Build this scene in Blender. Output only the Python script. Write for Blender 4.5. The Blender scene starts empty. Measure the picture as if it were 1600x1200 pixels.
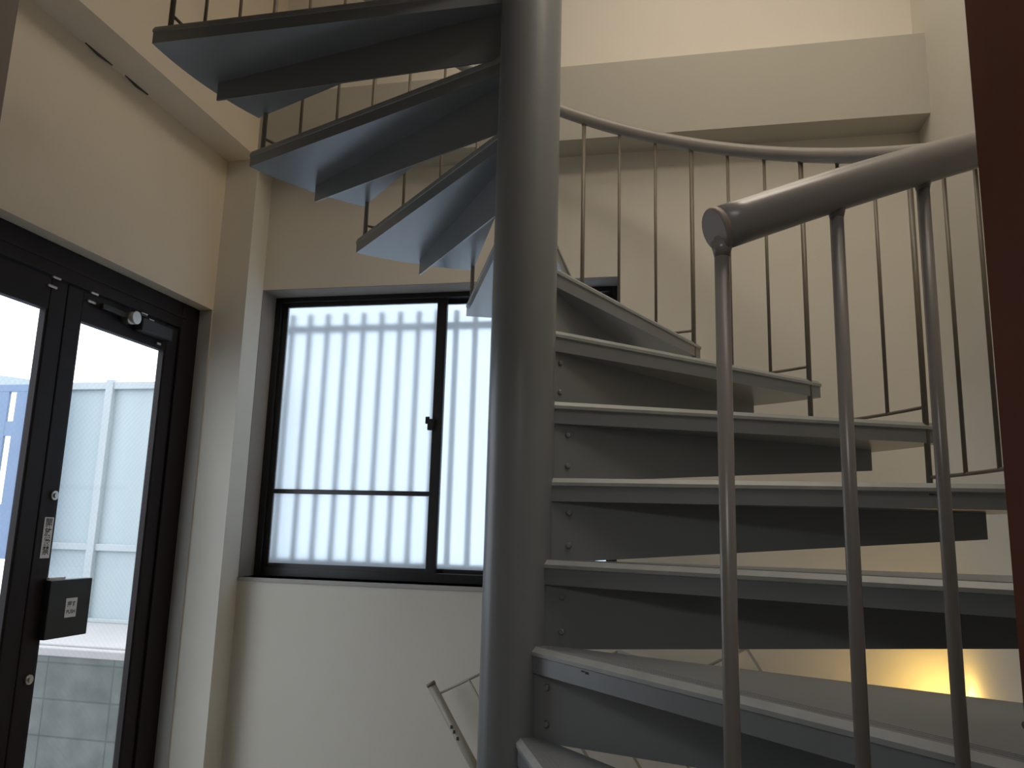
import bpy, bmesh, math, random
from mathutils import Vector, Matrix
random.seed(4)
C = bpy.context.scene.collection
PI = math.pi
G = 0.8            # ground-floor level lies 0.8 below the measured zero, so z_world = z + G
H = 0.2            # riser height
STEP = 22.5
A0 = -45.235       # angle of the first joint of the spiral
RP = 0.085         # central pole radius
RB = 1.164         # baluster circle
RT = 1.215         # tread outer radius
RAIL = 0.8175

# ---------------------------------------------------------------- materials
def mat(name, col, rough=0.6, metal=0.0, var=0.06, scale=6.0, bump=0.0, bscale=120.0, spec=0.5, col2=None):
    m = bpy.data.materials.new(name); m.use_nodes = True
    nt = m.node_tree; n = nt.nodes; l = nt.links
    b = n['Principled BSDF']
    tc = n.new('ShaderNodeTexCoord')
    no = n.new('ShaderNodeTexNoise'); no.inputs['Scale'].default_value = scale; no.inputs['Detail'].default_value = 5
    l.new(tc.outputs['Object'], no.inputs['Vector'])
    r = n.new('ShaderNodeValToRGB')
    a = [max(0, c * (1 - var)) for c in col]; z = [min(1, c * (1 + var)) for c in (col2 or col)]
    r.color_ramp.elements[0].position = 0.3; r.color_ramp.elements[1].position = 0.7
    r.color_ramp.elements[0].color = (*a, 1); r.color_ramp.elements[1].color = (*z, 1)
    l.new(no.outputs['Fac'], r.inputs['Fac']); l.new(r.outputs['Color'], b.inputs['Base Color'])
    b.inputs['Roughness'].default_value = rough; b.inputs['Metallic'].default_value = metal
    b.inputs['Specular IOR Level'].default_value = spec
    if bump:
        nb = n.new('ShaderNodeTexNoise'); nb.inputs['Scale'].default_value = bscale
        l.new(tc.outputs['Object'], nb.inputs['Vector'])
        bp = n.new('ShaderNodeBump'); bp.inputs['Strength'].default_value = bump; bp.inputs['Distance'].default_value = 0.002
        l.new(nb.outputs['Fac'], bp.inputs['Height']); l.new(bp.outputs['Normal'], b.inputs['Normal'])
    return m

M = {}
M['beam'] = mat('shaded_beam_wallpaper', (0.50, 0.485, 0.435), 0.9, var=0.03, scale=1.2, bump=0.3, bscale=220, spec=0.15)  # beam darker than the wall above: shade put into the colour
M['wall_warm'] = mat('warm_lit_wallpaper', (0.78, 0.69, 0.56), 0.9, var=0.03, scale=1.2, bump=0.3, bscale=220, spec=0.15)  # warm light on the left wall is mixed into this colour
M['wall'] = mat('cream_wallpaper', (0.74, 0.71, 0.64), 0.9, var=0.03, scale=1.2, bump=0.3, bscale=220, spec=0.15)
M['wall_lit'] = mat('lit_wallpaper', (0.80, 0.76, 0.69), 0.9, var=0.03, scale=1.2, bump=0.3, bscale=220, spec=0.15)  # stronger light above the beam is put into this lighter colour
M['reveal'] = mat('grey_reveal', (0.46, 0.45, 0.43), 0.7, var=0.03, spec=0.2)
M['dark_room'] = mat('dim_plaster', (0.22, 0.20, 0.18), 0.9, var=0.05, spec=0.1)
M['floor'] = mat('grey_floor', (0.22, 0.21, 0.19), 0.5, var=0.08, scale=4)
M['steel'] = mat('grey_painted_steel', (0.205, 0.222, 0.238), 0.29, var=0.05, scale=3, bump=0.06, bscale=30)
M['steel_edge'] = mat('lit_nosing_paint', (0.31, 0.33, 0.335), 0.4, var=0.10, scale=14)  # tread edge catching light from above, painted as a lighter colour
M['rail'] = mat('handrail_paint', (0.30, 0.285, 0.27), 0.3, var=0.05, scale=5)
M['rod'] = mat('baluster_paint', (0.19, 0.165, 0.13), 0.4, var=0.10, scale=9)
M['near_post'] = mat('near_post_paint', (0.25, 0.23, 0.215), 0.28, var=0.06, scale=5)
M['cap'] = mat('rail_end_cap', (0.36, 0.29, 0.25), 0.5, var=0.08)
M['pole'] = mat('pole_paint', (0.20, 0.215, 0.23), 0.33, var=0.04, scale=2, bump=0.1, bscale=25)
M['frame'] = mat('dark_bronze_aluminium', (0.018, 0.013, 0.015), 0.55, var=0.1, spec=0.25)
M['frame2'] = mat('black_aluminium', (0.020, 0.020, 0.023), 0.32, var=0.1)
M['bar'] = mat('grille_iron', (0.10, 0.11, 0.12), 0.5)
M['wood'] = mat('reddish_brown_wood', (0.15, 0.038, 0.016), 0.6, var=0.25, scale=3, spec=0.15)
M['wood2'] = mat('lit_brown_wood', (0.15, 0.125, 0.105), 0.6, var=0.12, scale=3)  # same wood as the right jamb, coloured lighter for the door light
M['chrome'] = mat('brushed_metal', (0.55, 0.53, 0.50), 0.3, metal=0.8)
M['black'] = mat('black_plastic', (0.018, 0.018, 0.020), 0.45, var=0.1)
M['sticker'] = mat('white_sticker', (0.80, 0.81, 0.83), 0.6, var=0.03)
M['ink'] = mat('black_ink', (0.02, 0.02, 0.03), 0.7)
M['fence'] = mat('pale_blue_steel', (0.385, 0.46, 0.50), 0.5, var=0.02, scale=1)
M['fence_frame'] = mat('pale_grey_steel', (0.415, 0.465, 0.50), 0.5, var=0.02)
M['blue'] = mat('blue_steel', (0.16, 0.235, 0.38), 0.5, var=0.05)
M['cap_stone'] = mat('white_concrete_cap', (0.46, 0.45, 0.46), 0.8, var=0.03)
M['ground'] = mat('asphalt', (0.25, 0.26, 0.27), 0.9, var=0.1, scale=20)
M['pale_rod'] = mat('pale_rod_paint', (0.34, 0.33, 0.28), 0.4, var=0.08)
M['crack'] = mat('dark_gap', (0.07, 0.06, 0.05), 0.9)

def block_mat():
    m = bpy.data.materials.new('concrete_blocks'); m.use_nodes = True
    nt = m.node_tree; n = nt.nodes; l = nt.links; b = n['Principled BSDF']
    tc = n.new('ShaderNodeTexCoord'); mp = n.new('ShaderNodeMapping'); mp.inputs['Rotation'].default_value = (PI/2, 0, 0)
    sx = n.new('ShaderNodeSeparateXYZ'); cb = n.new('ShaderNodeCombineXYZ')
    l.new(tc.outputs['Object'], sx.inputs[0]); l.new(sx.outputs['X'], cb.inputs['X']); l.new(sx.outputs['Z'], cb.inputs['Y'])
    br = n.new('ShaderNodeTexBrick'); br.inputs['Scale'].default_value = 1.0
    br.inputs['Brick Width'].default_value = 0.39; br.inputs['Row Height'].default_value = 0.178
    br.inputs['Mortar Size'].default_value = 0.006; br.inputs['Mortar Smooth'].default_value = 0.5
    br.inputs['Color1'].default_value = (0.17, 0.19, 0.19, 1); br.inputs['Color2'].default_value = (0.145, 0.165, 0.165, 1)
    br.inputs['Mortar'].default_value = (0.11, 0.125, 0.13, 1)
    br.offset = 0.0
    l.new(cb.outputs[0], br.inputs['Vector'])
    no = n.new('ShaderNodeTexNoise'); no.inputs['Scale'].default_value = 9; no.inputs['Detail'].default_value = 6
    l.new(tc.outputs['Object'], no.inputs['Vector'])
    mx = n.new('ShaderNodeMix'); mx.data_type = 'RGBA'; mx.blend_type = 'MULTIPLY'; mx.inputs[0].default_value = 0.8
    rp = n.new('ShaderNodeValToRGB'); rp.color_ramp.elements[0].position = 0.3; rp.color_ramp.elements[1].position = 0.7
    rp.color_ramp.elements[0].color = (0.72, 0.72, 0.72, 1); rp.color_ramp.elements[1].color = (1.2, 1.2, 1.2, 1)
    l.new(no.outputs['Fac'], rp.inputs['Fac'])
    l.new(br.outputs['Color'], mx.inputs[6]); l.new(rp.outputs['Color'], mx.inputs[7]); l.new(mx.outputs[2], b.inputs['Base Color'])
    b.inputs['Roughness'].default_value = 0.9
    return m
M['block'] = block_mat()

def glass_mat():   # clear wired glass: transparent, faint reflection, faint diagonal wire
    m = bpy.data.materials.new('wired_glass'); m.use_nodes = True
    nt = m.node_tree; n = nt.nodes; l = nt.links; n.clear()
    out = n.new('ShaderNodeOutputMaterial'); tr = n.new('ShaderNodeBsdfTransparent'); gl = n.new('ShaderNodeBsdfGlossy')
    gl.inputs['Roughness'].default_value = 0.05
    df = n.new('ShaderNodeBsdfDiffuse'); df.inputs['Color'].default_value = (0.5, 0.5, 0.5, 1)
    tc = n.new('ShaderNodeTexCoord'); mp = n.new('ShaderNodeMapping'); mp.inputs['Rotation'].default_value = (math.radians(45), 0, 0)
    l.new(tc.outputs['Object'], mp.inputs['Vector'])
    sx = n.new('ShaderNodeSeparateXYZ'); l.new(mp.outputs[0], sx.inputs[0])
    fac = []
    for ax in ('Y', 'Z'):
        a = n.new('ShaderNodeMath'); a.operation = 'MULTIPLY'; a.inputs[1].default_value = 55; l.new(sx.outputs[ax], a.inputs[0])
        f = n.new('ShaderNodeMath'); f.operation = 'FRACT'; l.new(a.outputs[0], f.inputs[0])
        c = n.new('ShaderNodeMath'); c.operation = 'LESS_THAN'; c.inputs[1].default_value = 0.10; l.new(f.outputs[0], c.inputs[0]); fac.append(c)
    mxx = n.new('ShaderNodeMath'); mxx.operation = 'MAXIMUM'; l.new(fac[0].outputs[0], mxx.inputs[0]); l.new(fac[1].outputs[0], mxx.inputs[1])
    sc = n.new('ShaderNodeMath'); sc.operation = 'MULTIPLY'; sc.inputs[1].default_value = 0.08; l.new(mxx.outputs[0], sc.inputs[0])
    m1 = n.new('ShaderNodeMixShader'); m2 = n.new('ShaderNodeMixShader')
    m1.inputs[0].default_value = 0.025; l.new(tr.outputs[0], m1.inputs[1]); l.new(gl.outputs[0], m1.inputs[2])
    l.new(sc.outputs[0], m2.inputs[0]); l.new(m1.outputs[0], m2.inputs[1]); l.new(df.outputs[0], m2.inputs[2])
    l.new(m2.outputs[0], out.inputs['Surface'])
    return m
M['glass'] = glass_mat()

def frost_mat():   # frosted glass: blurs what stands close behind it
    m = bpy.data.materials.new('frosted_glass'); m.use_nodes = True
    nt = m.node_tree; n = nt.nodes; l = nt.links; n.clear()
    out = n.new('ShaderNodeOutputMaterial')
    rf = n.new('ShaderNodeBsdfRefraction'); rf.inputs['Roughness'].default_value = 0.42; rf.inputs['IOR'].default_value = 1.35
    rf.inputs['Color'].default_value = (0.685, 0.725, 0.76, 1)
    tl = n.new('ShaderNodeBsdfTranslucent'); tl.inputs['Color'].default_value = (0.80, 0.85, 0.90, 1)
    mx = n.new('ShaderNodeMixShader'); mx.inputs[0].default_value = 0.30
    l.new(rf.outputs[0], mx.inputs[1]); l.new(tl.outputs[0], mx.inputs[2]); l.new(mx.outputs[0], out.inputs['Surface'])
    return m
M['frost'] = frost_mat()

def emis(name, col, s):
    m = bpy.data.materials.new(name); m.use_nodes = True
    b = m.node_tree.nodes['Principled BSDF']
    b.inputs['Base Color'].default_value = (*col, 1)
    b.inputs['Emission Color'].default_value = (*col, 1); b.inputs['Emission Strength'].default_value = s
    return m

# ---------------------------------------------------------------- mesh helpers (z given relative to the measured zero)
def box(bm, x0, x1, y0, y1, z0, z1, bev=0.0):
    t = bmesh.new(); bmesh.ops.create_cube(t, size=1)
    for v in t.verts:
        v.co = Vector(((x0+x1)/2 + v.co.x*(x1-x0), (y0+y1)/2 + v.co.y*(y1-y0), (z0+z1)/2 + v.co.z*(z1-z0)))
    if bev: bmesh.ops.bevel(t, geom=list(t.edges), offset=bev, segments=2, affect='EDGES', profile=0.5)
    me = bpy.data.meshes.new('t'); t.to_mesh(me); t.free(); bm.from_mesh(me); bpy.data.meshes.remove(me)
    return bm
def tube(bm, pts, r, seg=14, cap=True, rx=None):
    pts = [Vector(p) for p in pts]; rings = []
    n = len(pts)
    for i, p in enumerate(pts):
        t = (pts[min(i+1, n-1)] - pts[max(i-1, 0)]).normalized()
        up = Vector((0, 0, 1)) if abs(t.z) < 0.95 else Vector((1, 0, 0))
        a = t.cross(up).normalized(); b = a.cross(t).normalized()
        rr = r[i] if isinstance(r, (list, tuple)) else r
        rings.append([bm.verts.new(p + a*rr*math.cos(2*PI*k/seg) + b*rr*math.sin(2*PI*k/seg)) for k in range(seg)])
    for i in range(n-1):
        for k in range(seg):
            f = bm.faces.new((rings[i][k], rings[i][(k+1) % seg], rings[i+1][(k+1) % seg], rings[i+1][k])); f.smooth = True
    if cap:
        bm.faces.new(rings[0][::-1]); bm.faces.new(rings[-1])
    return bm
def obj(name, bm, m, parent=None, raw=False):
    """link bm as ONE mesh; coordinates become relative to the parent"""
    bmesh.ops.recalc_face_normals(bm, faces=bm.faces)
    me = bpy.data.meshes.new(name); bm.to_mesh(me); bm.free()
    for mm in (m if isinstance(m, (list, tuple)) else [m]): me.materials.append(mm)
    o = bpy.data.objects.new(name, me); C.objects.link(o)
    if not raw:
        me.transform(Matrix.Translation((0, 0, G)))
        if parent is not None:
            off = Vector(); q = parent
            while q: off += q.location; q = q.parent
            me.transform(Matrix.Translation(-off))
        else:
            xs = [v.co for v in me.vertices]
            c = Vector(((min(v.x for v in xs)+max(v.x for v in xs))/2, (min(v.y for v in xs)+max(v.y for v in xs))/2, min(v.z for v in xs)))
            me.transform(Matrix.Translation(-c)); o.location = c
    if parent is not None: o.parent = parent
    return o
def tag(o, label=None, cat=None, group=None, kind=None):
    if label: o['label'] = label
    if cat: o['category'] = cat
    if group: o['group'] = group
    if kind: o['kind'] = kind
    return o
def empty(name, loc):
    o = bpy.data.objects.new(name, None); o.location = (loc[0], loc[1], loc[2] + G); C.objects.link(o); return o
def struct(name, boxes, m, label=None, cat=None, bev=0.0):
    bm = bmesh.new()
    for b in boxes: box(bm, *b, bev=bev)
    o = obj(name, bm, m)
    return tag(o, label, cat, kind='structure')

# ---------------------------------------------------------------- room shell
YB, XU, XL, XR = 1.5, -1.637, -1.806, 1.42
ZT, ZF = 3.6, -0.8
struct('floor', [(-2.02, XR+.15, -1.40, YB+.3, ZF-.1, ZF)], M['floor'], 'grey floor of the stairwell', 'floor')
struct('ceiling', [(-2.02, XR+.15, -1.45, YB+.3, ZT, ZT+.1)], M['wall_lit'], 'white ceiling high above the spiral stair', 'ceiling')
# back wall with the window opening
WX0, WX1, WZ0, WZ1 = XU, 0.125, 0.222, 1.615
struct('wall_back', [(-2.02, WX0, YB, YB+.22, ZF, 2.40), (WX1, XR+.15, YB, YB+.22, ZF, 2.40),
                     (WX0, WX1, YB, YB+.22, ZF, WZ0), (WX0, WX1, YB, YB+.22, WZ1, 2.40)], M['wall'], 'cream back wall around the frosted window', 'wall')
struct('wall_upper', [(-2.02, XR+.15, YB, YB+.22, 2.40, ZT)], M['wall_lit'], 'upper back wall above the horizontal beam, coloured lighter as if lit', 'wall')
struct('wall_right', [(XR, XR+.15, -1.40, YB+.22, ZF, ZT)], M['wall'], 'cream right side wall beyond the spiral stair', 'wall')
DY0, DY1, DZ = -0.33, 1.349, 1.475
struct('wall_left', [(-2.02, XL, DY1, YB, ZF, 2.245), (-2.02, XL, -1.40, DY0, ZF, 2.245), (-2.02, XL, DY0, DY1, DZ, 2.245)],
       M['wall_warm'], 'cream left wall above the glass entrance doors', 'wall')
struct('trim_1', [(-2.02, XU, -1.40, YB, 2.245, ZT)], M['wall_warm'], 'protruding upper wall band over the entrance side', 'beam')
struct('trim_2', [(XL, XU, 1.353, YB, ZF, 2.245)], M['wall'], 'narrow square column in the corner between doors and window', 'column')
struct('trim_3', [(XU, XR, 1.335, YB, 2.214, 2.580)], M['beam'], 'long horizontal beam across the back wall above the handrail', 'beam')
# cracks along the beam underside
for (y0, y1) in ((0.35, 0.50), (0.575, 0.72)):
    bm = bmesh.new(); tube(bm, [(-1.795, y0, 2.243), (-1.800, (y0+y1)/2, 2.243), (-1.797, y1, 2.243)], [0.002, 0.006, 0.003], 6)
    tag(obj('trim_4', bm, M['crack']), 'dark crack along the underside of the left beam', 'crack', kind='structure', group='cracks under the left beam')
# window sill and reveal lining
struct('trim_5', [(WX0, WX1, YB-.006, YB+.14, WZ0-.018, WZ0)], M['reveal'], 'thin grey sill under the frosted window', 'sill')
struct('trim_6', [(-1.870, -1.8055, 1.343, 1.3485, ZF, DZ-.001)], M['reveal'], 'grey reveal strip beside the entrance door frame', 'trim')

M['lining'] = mat('shading_window_lining', (0.29, 0.255, 0.225), 0.7, var=0.03, spec=0.2)  # thin lining added to darken the bright window recess by colour
struct('trim_10', [(WX0, WX1, YB+.001, YB+.135, WZ1-.002, WZ1), (WX0, WX0+.002, YB+.001, YB+.135, WZ0, WZ1-.002), (WX1-.002, WX1, YB+.001, YB+.135, WZ0, WZ1-.002)], M['lining'], 'added dark lining toning down the frosted window recess', 'trim')
# doorway the photographer looks through
JY, JX0, JX1 = -1.25, -0.397, 0.668
struct('wall_front', [(-2.02, JX0-.06, -1.40, JY-.002, ZF, ZT), (JX1+.06, XR+.15, -1.40, JY-.002, ZF, ZT), (JX0-.06, JX1+.06, -1.40, JY-.002, 1.36, ZT)],
       M['dark_room'], 'dim wall holding the near wooden doorway', 'wall')
fr = empty('door_3', (0.14, -1.32, ZF)); tag(fr, 'brown wooden doorway lining framing the view', 'doorway', kind='structure')
bm = bmesh.new(); box(bm, JX1, JX1+.06, -1.42, JY, ZF, 1.30, .004); obj('jamb', bm, M['wood'], fr)
bm = bmesh.new(); box(bm, JX0-.06, JX0, -1.42, JY, ZF, 1.30, .004); obj('jamb', bm, M['wood2'], fr)
bm = bmesh.new(); box(bm, JX0-.06, JX1+.06, -1.42, JY, 1.30, 1.36, .004); obj('head', bm, M['wood2'], fr)
# the dim room behind the camera
struct('wall_rear', [(-2.1, 2.1, -4.1, -4.0, ZF, 1.9), (-2.1, -2.0, -4.0, -1.40, ZF, 1.9), (2.0, 2.1, -4.0, -1.40, ZF, 1.9)], M['dark_room'], 'dim walls of the room behind the viewer', 'wall')
struct('trim_7', [(-2.1, 2.1, -4.1, -1.40, 1.9, 2.0)], M['dark_room'], 'ceiling of the dim room behind the viewer', 'ceiling')
struct('trim_8', [(-2.1, 2.1, -4.1, -1.40, ZF-.1, ZF)], M['floor'], 'floor of the dim room behind the viewer', 'floor')

# ---------------------------------------------------------------- window
W0, W1, V0, V1 = WX0, WX1, 0.240, 1.600
win = empty('window_1', ((W0+W1)/2, 1.66, WZ0)); tag(win, 'black framed sliding window with frosted glass behind the stair pole', 'window', kind='structure')
def ring(bm, x0, x1, y0, y1, z0, z1, l, r, b, t):
    box(bm, x0, x0+l, y0, y1, z0, z1, .002); box(bm, x1-r, x1, y0, y1, z0, z1, .002)
    box(bm, x0+l, x1-r, y0+.001, y1-.001, z0, z0+b, .002); box(bm, x0+l, x1-r, y0+.001, y1-.001, z1-t, z1, .002)
bm = bmesh.new(); ring(bm, W0+.001, W1-.001, 1.635, 1.715, WZ0+.001, WZ1-.001, .034, .034, .042, .026); obj('frame', bm, M['frame2'], win)
bm = bmesh.new(); ring(bm, W0+.030, -0.722, 1.650, 1.672, 0.258, 1.592, .034, .050, .026, .026)
box(bm, W0+.06, -0.76, 1.648, 1.674, 0.618, 0.640, .002); s1 = obj('sash', bm, M['frame2'], win)
bm = bmesh.new(); ring(bm, -0.765, W1-.03, 1.682, 1.704, 0.258, 1.592, .034, .034, .026, .026); s2 = obj('sash', bm, M['frame2'], win)
bm = bmesh.new(); box(bm, W0+.06, -0.765, 1.659, 1.663, 0.275, 1.575); obj('frosted_pane', bm, M['frost'], s1)
bm = bmesh.new(); box(bm, -0.735, W1-.06, 1.691, 1.695, 0.275, 1.575); obj('frosted_pane', bm, M['frost'], s2)
bm = bmesh.new(); box(bm, -0.790, -0.762, 1.630, 1.652, 0.930, 0.985, .004); box(bm, -0.800, -0.780, 1.628, 1.640, 0.960, 0.995, .003); obj('crescent_lock', bm, M['frame2'], s1)

# iron grille close outside the window
gr = empty('window_grille', ((W0+W1)/2, 1.78, WZ0)); tag(gr, 'dark iron grille of upright bars showing blurred through the frosted window', 'grille')
GYB = 1.765
for i in range(18):
    x = -1.60 + i*0.0995
    if x > WX1 + .02: break
    bm = bmesh.new(); tube(bm, [(x, GYB, 0.26), (x, GYB, 1.555)], 0.0155, 8); obj('upright_bar', bm, M['bar'], gr)
for z in (0.285, 1.475):
    bm = bmesh.new(); box(bm, W0-.02, W1+.02, GYB-.010, GYB+.010, z-.018, z+.018); obj('cross_bar', bm, M['bar'], gr)
for x in (W0-.02, W1+.02):      # brackets back to the outside face of the wall
    for z in (0.285, 1.475):
        bm = bmesh.new(); box(bm, x-.012, x+.012, 1.715, GYB+.01, z-.01, z+.01); obj('bracket', bm, M['bar'], gr)

# ---------------------------------------------------------------- entrance doors (frame + two glazed leaves)
XD = -1.90
bm = bmesh.new()
for (y0, y1) in ((1.215, DY1-.0005), (DY0+.0005, DY0+.13)): box(bm, -1.965, -1.872, y0, y1, ZF, DZ, .003)
box(bm, -1.964, -1.873, DY0+.13, 1.215, 1.352, DZ, .003)
box(bm, -1.960, -1.868, DY0+.10, 1.25, 1.400, 1.412, .002)
tag(obj('trim_9', bm, M['frame']), 'dark aluminium frame around the glass entrance doors', 'door frame', kind='structure')

def text_mesh(bm, body, size, origin, udir, vdir, mi, spacing=1.0, align='CENTER', bold=0.0):
    cu = bpy.data.curves.new('t', 'FONT'); cu.body = body; cu.size = size; cu.align_x = align; cu.align_y = 'CENTER'
    cu.space_line = spacing; cu.offset = bold
    o = bpy.data.objects.new('t', cu); C.objects.link(o); bpy.context.view_layer.update()
    me = bpy.data.meshes.new_from_object(o)
    u, v = Vector(udir), Vector(vdir); n = u.cross(v)
    me.transform(Matrix.Translation(Vector(origin)) @ Matrix(((u.x, v.x, n.x, 0), (u.y, v.y, n.y, 0), (u.z, v.z, n.z, 0), (0, 0, 0, 1))))
    k = len(bm.faces); bm.from_mesh(me); bm.faces.ensure_lookup_table()
    for f in bm.faces[k:]: f.material_index = mi
    bpy.data.objects.remove(o); bpy.data.curves.remove(cu); bpy.data.meshes.remove(me)

def leaf(num, y0, y1, label, meet_hi):
    e = empty('door_%d' % num, (XD, (y0+y1)/2, ZF)); tag(e, label, 'door', kind='structure')
    bm = bmesh.new(); x0, x1 = XD-.018, XD+.018
    box(bm, x0, x1, y0, y0+.080, -.785, 1.348, .004); box(bm, x0, x1, y1-.080, y1, -.785, 1.348, .004)
    box(bm, x0+.001, x1-.001, y0+.080, y1-.080, 1.225, 1.348, .003); box(bm, x0+.001, x1-.001, y0+.080, y1-.080, -.785, -.62, .003)
    # glazing beads
    box(bm, x0+.006, x1-.004, y0+.080, y0+.088, -.62, 1.225); box(bm, x0+.006, x1-.004, y1-.088, y1-.080, -.62, 1.225)
    obj('leaf_frame', bm, M['frame'], e)
    bm = bmesh.new(); box(bm, XD-.003, XD+.003, y0+.078, y1-.078, -.63, 1.235); obj('glass_pane', bm, M['glass'], e)
    return e
d2 = leaf(2, 0.524, 1.213, 'right leaf of the glass entrance doors, with stickers and closer', False)
d1 = leaf(1, -0.196, 0.520, 'left leaf of the glass entrance doors, cut off by the photo edge', True)
# door closer on the right leaf
bm = bmesh.new(); box(bm, XD+.018, XD+.062, 0.905, 1.115, 1.262, 1.322, .006); clo = obj('door_closer', bm, M['black'], d2)
bm = bmesh.new(); tube(bm, [(XD+.018, .850, 1.302), (XD+.075, .850, 1.302)], 0.027, 20); obj('pivot', bm, M['chrome'], clo)
bm = bmesh.new(); box(bm, XD+.030, XD+.048, 0.680, 0.90, 1.295, 1.318, .003); box(bm, XD+.04, XD+.06, .85, .93, 1.325, 1.336, .002); obj('arm', bm, M['black'], clo)
for (y, z, w) in ((0.645, 1.312, .022), (0.655, 1.350, .020), (0.960, 1.352, .020), (1.010, 1.335, .016), (1.075, 1.245, .014)):
    bm = bmesh.new(); box(bm, XD+.019, XD+.026, y-w, y+w, z-.005, z+.005, .002); obj('metal_clip', bm, M['chrome'], d2)
for (y, z, w) in ((0.440, 1.312, .022), (0.455, 1.350, .020)):
    bm = bmesh.new(); box(bm, XD+.019, XD+.026, y-w, y+w, z-.005, z+.005, .002); obj('metal_clip', bm, M['chrome'], d1)
for (y, z) in ((0.583, 0.550), (0.575, -0.10)):
    bm = bmesh.new(); tube(bm, [(XD+.016, y, z), (XD+.026, y, z)], 0.017, 20); tube(bm, [(XD+.026, y, z), (XD+.032, y, z)], 0.009, 16); obj('lock_cylinder', bm, M['chrome'], d2)
# vertical sticker on the stile
sy, sz0, sz1 = 0.578, 0.322, 0.470
bm = bmesh.new(); box(bm, XD+.0181, XD+.0190, sy-.023, sy+.021, sz0, sz1)
text_mesh(bm, '開\n放\n厳\n禁', 0.0335, (XD+.0194, sy-.001, (sz0+sz1)/2+.002), (0, 1, 0), (0, 0, 1), 1, 1.0, bold=0.0005)
obj('sticker', bm, [M['sticker'], M['ink']], d2)
# push box with its own sticker
bm = bmesh.new(); box(bm, XD+.019, XD+.050, 0.590, 0.802, 0.033, 0.243, .003); pb = obj('push_plate', bm, M['black'], d2)
bm = bmesh.new(); box(bm, XD+.019, XD+.032, 0.600, 0.680, 0.244, 0.252, .001); obj('latch_strip', bm, M['sticker'], pb)
bm = bmesh.new(); box(bm, XD+.0501, XD+.0508, 0.675, 0.732, 0.104, 0.174, .0)
text_mesh(bm, '押す', 0.022, (XD+.0512, .7035, .151), (0, 1, 0), (0, 0, 1), 1, bold=0.0004)
text_mesh(bm, 'PUSH', 0.019, (XD+.0512, .7035, .124), (0, 1, 0), (0, 0, 1), 1, bold=0.0004)
obj('sticker', bm, [M['sticker'], M['ink']], pb)

# ---------------------------------------------------------------- outside the doors
struct('ground', [(-9, -2.02, -6, 4.5, ZF-.12, ZF-.02)], M['ground'], 'pavement outside the entrance doors', 'ground')
bw = empty('block_wall', (-3.6, 1.85, ZF)); tag(bw, 'grey concrete block retaining wall with white top outside the doors', 'wall')
bm = bmesh.new(); box(bm, -6.0, -2.08, 1.75, 2.9, ZF-.02, -.235); o = obj('block_face', bm, M['block'], bw)
bm = bmesh.new(); box(bm, -6.0, -2.08, 1.745, 2.9, -.235, -.192, .006); box(bm, -6.0, -2.08, 1.80, 2.9, -.192, -.180, .004); obj('capping', bm, M['cap_stone'], bw)
FY = 2.67
fe = empty('steel_fence', (-3.6, FY, -.18)); tag(fe, 'pale blue sheet steel fence on the white ledge outside', 'fence')
bm = bmesh.new(); box(bm, -3.85, -2.10, FY, FY+.01, -.17, 1.36); obj('sheet_panel', bm, M['fence'], fe)
bm = bmesh.new(); box(bm, -3.85, -2.10, FY-.03, FY, 1.335, 1.385, .004); obj('top_rail', bm, M['fence_frame'], fe)
bm = bmesh.new(); box(bm, -3.85, -2.10, FY-.025, FY, .268, .312, .004); obj('middle_rail', bm, M['fence_frame'], fe)
bm = bmesh.new(); box(bm, -3.85, -2.10, FY-.025, FY, -.18, -.155, .004); obj('bottom_rail', bm, M['fence_frame'], fe)
for x in (-2.30, -3.375, -3.82):
    bm = bmesh.new(); box(bm, x-.028, x+.028, FY-.04, FY+.02, -.18, 1.40, .004); obj('post', bm, M['fence_frame'], fe)
bp = empty('blue_gate', (-4.6, FY-.15, -.18)); tag(bp, 'blue sheet metal gate panel with bright gaps, seen through the left door leaf', 'gate')
g0 = FY - .16
bm = bmesh.new(); box(bm, -3.985, -3.72, g0, g0+.02, .20, 1.30); box(bm, -5.3, -3.72, g0, g0+.03, 1.30, 1.35, .003)
box(bm, -5.3, -4.045, g0, g0+.02, .20, 1.30); box(bm, -4.045, -3.985, g0+.001, g0+.019, 1.00, 1.10); box(bm, -4.045, -3.985, g0+.001, g0+.019, .20, .55)
obj('gate_sheet', bm, M['blue'], bp)
bm = bmesh.new(); v = [bm.verts.new((x, y, z)) for y in (g0+.006, g0+.014) for x, z in ((-5.3, 1.35), (-3.72, 1.35), (-3.72, 1.36), (-4.13, 1.415), (-5.3, 1.44))]
bm.faces.new(v[:5]); bm.faces.new(v[5:][::-1])
for k in range(5): bm.faces.new((v[k], v[(k+1) % 5], v[5+(k+1) % 5], v[5+k]))
obj('sloping_top', bm, M['fence'], bp)
for x in (-4.75, -3.80):
    bm = bmesh.new(); box(bm, x, x+.05, g0+.02, g0+.05, -.18, .30, .002); obj('support_leg', bm, M['blue'], bp)

# ---------------------------------------------------------------- the spiral staircase: one welded thing
def ang(j): return math.radians(A0 + STEP*j)
def on_circle(r, j, z): return (r*math.cos(ang(j)), r*math.sin(ang(j)), z)
st = empty('spiral_staircase', (0, 0, ZF)); tag(st, 'grey painted steel spiral staircase winding around a thick central pole', 'staircase')
bm = bmesh.new(); tube(bm, [(0, 0, ZF), (0, 0, -.6), (0, 0, 0), (0, 0, 1), (0, 0, 2), (0, 0, 3.59)], RP, 64)
tube(bm, [(0, 0, ZF), (0, 0, ZF+.02)], .16, 40); obj('central_pole', bm, M['pole'], st)

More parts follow.
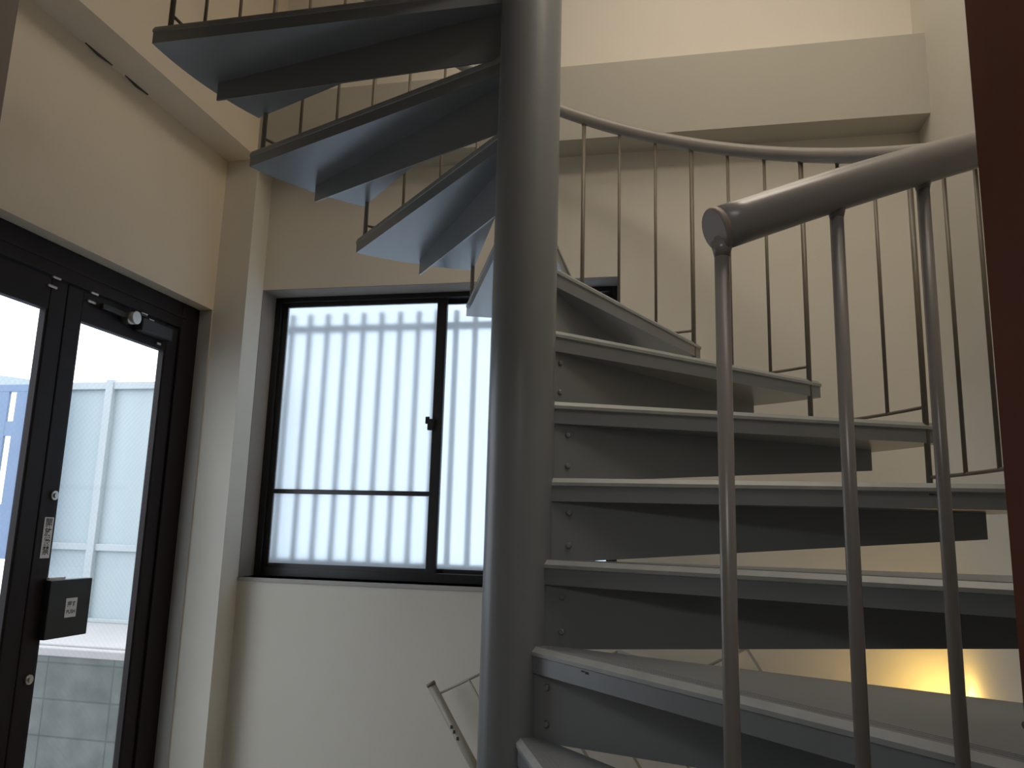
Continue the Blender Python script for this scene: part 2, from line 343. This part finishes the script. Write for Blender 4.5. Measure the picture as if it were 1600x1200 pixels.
def tread_mesh():
    def outline(i_f, i_b, i_o, z):
        # front edge parallel to the joint radius (perp offset), back edge parallel to next joint radius
        R = RT - i_o; of = -0.010 + i_f; ob = 0.016 - i_b; w = math.radians(STEP)
        pts = []
        r0 = RP - .012
        pts.append((math.sqrt(r0**2-of**2), of))
        a1 = math.asin(of/R); a2 = w + math.asin(ob/R)
        for k in range(11):
            a = a1 + (a2-a1)*k/10; pts.append((R*math.cos(a), R*math.sin(a)))
        c, s = math.cos(w), math.sin(w); rr = math.sqrt(r0**2-ob**2)
        pts.append((rr*c - ob*s, rr*s + ob*c))
        return [Vector((x, y, z)) for x, y in pts]
    bm = bmesh.new()
    loops = [outline(.004, .002, .002, -.058), outline(.004, .002, .002, -.021), outline(0, 0, 0, -.019), outline(0, 0, 0, -.011), outline(.011, .004, .004, 0)]
    vs = [[bm.verts.new(p) for p in L] for L in loops]; n = len(vs[0])
    for a in range(4):
        for k in range(n):
            f = bm.faces.new((vs[a][k], vs[a][(k+1) % n], vs[a+1][(k+1) % n], vs[a+1][k]))
            if a >= 1 and k in (0, n-1, n-2): f.material_index = 1
    bm.faces.new(vs[0][::-1]); bm.faces.new(vs[-1])
    for o_ in (.016, .026, .036):
        box(bm, RP+.02, RT-.03, o_-.002, o_+.002, -.001, .0007)
    bmesh.ops.recalc_face_normals(bm, faces=bm.faces)
    me = bpy.data.meshes.new('tread'); bm.to_mesh(me); bm.free(); me.materials.append(M['steel']); me.materials.append(M['steel_edge'])
    return me
def plate_mesh():
    # upright bracket plate welded radially under the middle of the tread, tapering outwards
    bm = bmesh.new(); a = 0.203; e = Vector((math.cos(a), math.sin(a), 0)); m_ = Vector((-math.sin(a), math.cos(a), 0))
    out = []
    for side in (-.003, .003):
        base = m_*(-.0143 + side)
        out.append([bm.verts.new(base + e*r + Vector((0, 0, z))) for r, z in ((RP-.006, -.056), (1.157, -.056), (1.157, -.122), (RP-.006, -.209))])
    A, B = out
    bm.faces.new(A); bm.faces.new(B[::-1])
    for k in range(4): bm.faces.new((A[k], B[k], B[(k+1) % 4], A[(k+1) % 4]))
    bmesh.ops.recalc_face_normals(bm, faces=bm.faces)
    me = bpy.data.meshes.new('bracket_plate'); bm.to_mesh(me); bm.free(); me.materials.append(M['steel']); return me
def bolt_mesh():
    bm = bmesh.new(); a = 0.203; e = Vector((math.cos(a), math.sin(a), 0)); m_ = Vector((-math.sin(a), math.cos(a), 0))
    p = m_*(-.0143 - .003)
    tube(bm, [p, p - m_*.003, p - m_*.006], [.008, .008, .005], 6)
    me = bpy.data.meshes.new('bolt'); bm.to_mesh(me); bm.free(); me.materials.append(M['steel']); return me, e
tm, pm = tread_mesh(), plate_mesh(); (bmh, be) = bolt_mesh()
for n in range(-3, 15):
    t = bpy.data.objects.new('tread', tm); C.objects.link(t); t.parent = st
    t.location = (0, 0, n*H - ZF); t.rotation_euler = (0, 0, ang(n-1))
    b = bpy.data.objects.new('bracket_plate', pm); C.objects.link(b); b.parent = t
    for zb in (-.085, -.165):
        q = bpy.data.objects.new('bolt', bmh); C.objects.link(q); q.parent = t; q.location = be*.125 + Vector((0, 0, zb))
    if n in (1, 3):
        bm = bmesh.new(); r1 = .27 if n == 1 else .95
        box(bm, r1, r1+.012, -.0065, -.0055, -.028, -.024); box(bm, r1+.014, r1+.026, -.0065, -.0055, -.030, -.025)
        o = obj('paint_chip', bm, M['crack'], t, raw=True)

# handrail helix
JE = 14.0
pts = [on_circle(RB, -.985 + (JE+.985)*k/220, (.015 + (JE+.985)*k/220)*H + RAIL) for k in range(221)]
bm = bmesh.new(); tube(bm, pts, 0.0262, 24); hr = obj('handrail', bm, M['rail'], st)
d = (Vector(pts[0]) - Vector(pts[1])).normalized(); p0 = Vector(pts[0])
bm = bmesh.new(); tube(bm, [p0 - d*.004, p0 + d*.002, p0 + d*.004], [.0269, .0269, .025], 24); obj('end_cap', bm, M['cap'], hr)
def rz(j): return (j+1)*H + RAIL
def post(j, z0, r, name):
    bm = bmesh.new(); tube(bm, [on_circle(RB, j, z0), on_circle(RB, j, rz(j) - .012)], r, 12)
    tube(bm, [on_circle(RB, j, rz(j) - .036), on_circle(RB, j, rz(j) - .018)], [r*1.0, r*1.5], 12)
    return obj(name, bm, M['rod'] if j > 0.5 else M['near_post'], st)
post(-.972, -1*H, .0088, 'newel_post')
post(-.625, 0.045, .0083, 'baluster'); post(-.294, 0.045, .0083, 'baluster')
for n in range(0, 14):
    post(n if n else .08, n*H, .0085, 'post')
for n in range(1, 15):
    for k in (1/3, 2/3): post(n-1+k, n*H + .045, .0058, 'baluster')
for n in range(0, 15):
    j0 = n-1 if n else -.972
    bm = bmesh.new(); tube(bm, [on_circle(RB, j0 + (n-j0)*k/6, n*H + .045) for k in range(7)], .0052, 8); obj('bottom_bar', bm, M['rod'], st)

# ---------------------------------------------------------------- old railing leaning behind the stair, under the window
rl = empty('leaning_railing', (0.0, 1.40, ZF)); tag(rl, 'pale metal railing piece leaning against the back wall low behind the stair', 'railing')
YR = 1.40
def rod(a, b, r, name, m='pale_rod', yy=YR):
    bm = bmesh.new(); tube(bm, [(a[0], yy, a[1]), (b[0], yy, b[1])], r, 12); return obj(name, bm, M[m], rl)
tb = rod((-.640, -.180), (-.262, -.762), .0185, 'end_tube')
bm = bmesh.new(); tube(bm, [(-.647, YR, -.169), (-.640, YR, -.180)], .020, 16); obj('tube_cap', bm, M['rod'], tb)
for (x, z) in ((-.540, -.334), (-.528, -.352), (-.512, -.377)):
    bm = bmesh.new(); box(bm, x-.006, x+.004, YR-.0205, YR-.017, z-.007, z+.007, .001); obj('dark_mark', bm, M['crack'], tb)
rod((-.612, -.214), (-.330, -.070), .0055, 'cross_bar')
rod((.030, -.066), (.137, 0.0), .0055, 'cross_bar')
rod((-.330, -.070), (.030, -.066), .0055, 'cross_bar')
rod((.137, 0.0), (.430, -.066), .0055, 'cross_bar')
rod((.430, -.066), (.640, .040), .0055, 'cross_bar')
rod((-.480, -.147), (-.080, -.760), .0055, 'upright_rod')
rod((-.215, -.070), (.262, -.760), .0060, 'upright_rod')
rod((-.010, -.068), (.440, -.760), .0060, 'upright_rod')
rod((.137, 0.0), (.640, -.760), .0055, 'upright_rod')
rod((.640, .040), (1.080, -.650), .0055, 'upright_rod')
rod((-.290, -.770), (1.090, -.770), .018, 'bottom_tube')
rod((1.080, -.770), (1.080, -.630), .012, 'end_tube')
for x in (-.2, 1.0):
    bm = bmesh.new(); box(bm, x-.02, x+.02, YR-.03, YR+.095, -.80, -.785, .002); obj('foot', bm, M['pale_rod'], rl)

# ---------------------------------------------------------------- warm corner lamp standing low behind the stair
lp = empty('corner_lamp', (1.365, 1.38, ZF)); tag(lp, 'low warm lamp glowing in the right back corner behind the stair', 'lamp')
bm = bmesh.new(); tube(bm, [(1.365, 1.38, -.80), (1.365, 1.38, -.785)], .05, 24); obj('base', bm, M['black'], lp)
bm = bmesh.new(); tube(bm, [(1.365, 1.38, -.785), (1.365, 1.38, -.29)], .008, 10); obj('stem', bm, M['black'], lp)
bm = bmesh.new(); tube(bm, [(1.365, 1.38, -.30), (1.365, 1.38, -.28), (1.365, 1.38, -.25), (1.365, 1.38, -.22), (1.365, 1.38, -.21)], [.015, .032, .036, .026, .01], 16)
obj('bulb', bm, emis('bulb_glow', (1.0, 0.58, 0.15), 8), lp)

# ---------------------------------------------------------------- camera
cam = bpy.data.cameras.new('camera'); co = bpy.data.objects.new('camera', cam); C.objects.link(co)
cam.sensor_width = 36; cam.lens = 36*1250.44/1600; cam.clip_start = 0.02; cam.clip_end = 200
R = Vector((0.977963341, 0.206941967, 0.02761748)); U = Vector((0.010968338, -0.183026708, 0.983046754)); F = Vector((-0.208488365, 0.96108077, 0.181263220))
mw = Matrix(((R.x, U.x, -F.x, 0.406074), (R.y, U.y, -F.y, -1.995853), (R.z, U.z, -F.z, 0.464981 + G), (0, 0, 0, 1)))
co.matrix_world = mw
bpy.context.scene.camera = co

# ---------------------------------------------------------------- light
def area(name, loc, rot, sx, sy, power, col):
    l = bpy.data.lights.new(name, 'AREA'); l.shape = 'RECTANGLE'; l.size = sx; l.size_y = sy; l.energy = power; l.color = col
    o = bpy.data.objects.new(name, l); C.objects.link(o); o.location = (loc[0], loc[1], loc[2] + G); o.rotation_euler = rot; return o
def point(name, loc, power, col, r=.05):
    l = bpy.data.lights.new(name, 'POINT'); l.energy = power; l.color = col; l.shadow_soft_size = r
    o = bpy.data.objects.new(name, l); C.objects.link(o); o.location = (loc[0], loc[1], loc[2] + G); return o
area('upper_floor_light', (0.5, 0.3, 3.5), (0, 0, 0), 1.2, 1.4, 14, (1.0, 0.88, 0.72))
area('upper_fill_light', (1.0, -0.85, 3.4), (0, 0, 0), 0.9, 0.6, 18, (1.0, 0.88, 0.74))  # added unseen lamp that brightens the back and side walls
point('corner_bulb_light', (1.365, 1.34, -.11), 1.7, (1.0, 0.66, 0.16), .03)
area('room_fill_light', (0.2, -3.0, 1.85), (0, 0, 0), 0.8, 0.8, 14.0, (1.0, 0.96, 0.92))  # added lamp behind the camera, brightens the near rail and pole

w = bpy.data.worlds.new('World'); bpy.context.scene.world = w; w.use_nodes = True
nt = w.node_tree; bg = nt.nodes['Background']
tc = nt.nodes.new('ShaderNodeTexCoord'); sx = nt.nodes.new('ShaderNodeSeparateXYZ'); rp = nt.nodes.new('ShaderNodeValToRGB')
nt.links.new(tc.outputs['Generated'], sx.inputs[0]); nt.links.new(sx.outputs['Z'], rp.inputs['Fac'])
rp.color_ramp.elements[0].position = 0.0; rp.color_ramp.elements[0].color = (0.82, 0.90, 1.0, 1)
rp.color_ramp.elements[1].position = 0.6; rp.color_ramp.elements[1].color = (0.90, 0.96, 1.0, 1)
nt.links.new(rp.outputs[0], bg.inputs['Color']); bg.inputs['Strength'].default_value = 2.9

sc = bpy.context.scene
sc.view_settings.view_transform = 'Standard'; sc.view_settings.look = 'None'; sc.view_settings.exposure = 0.0
sc.cycles.use_denoising = True
sc.cycles.max_bounces = 12; sc.cycles.diffuse_bounces = 6; sc.cycles.transmission_bounces = 8; sc.cycles.transparent_max_bounces = 12
sc.cycles.sample_clamp_indirect = 6.0
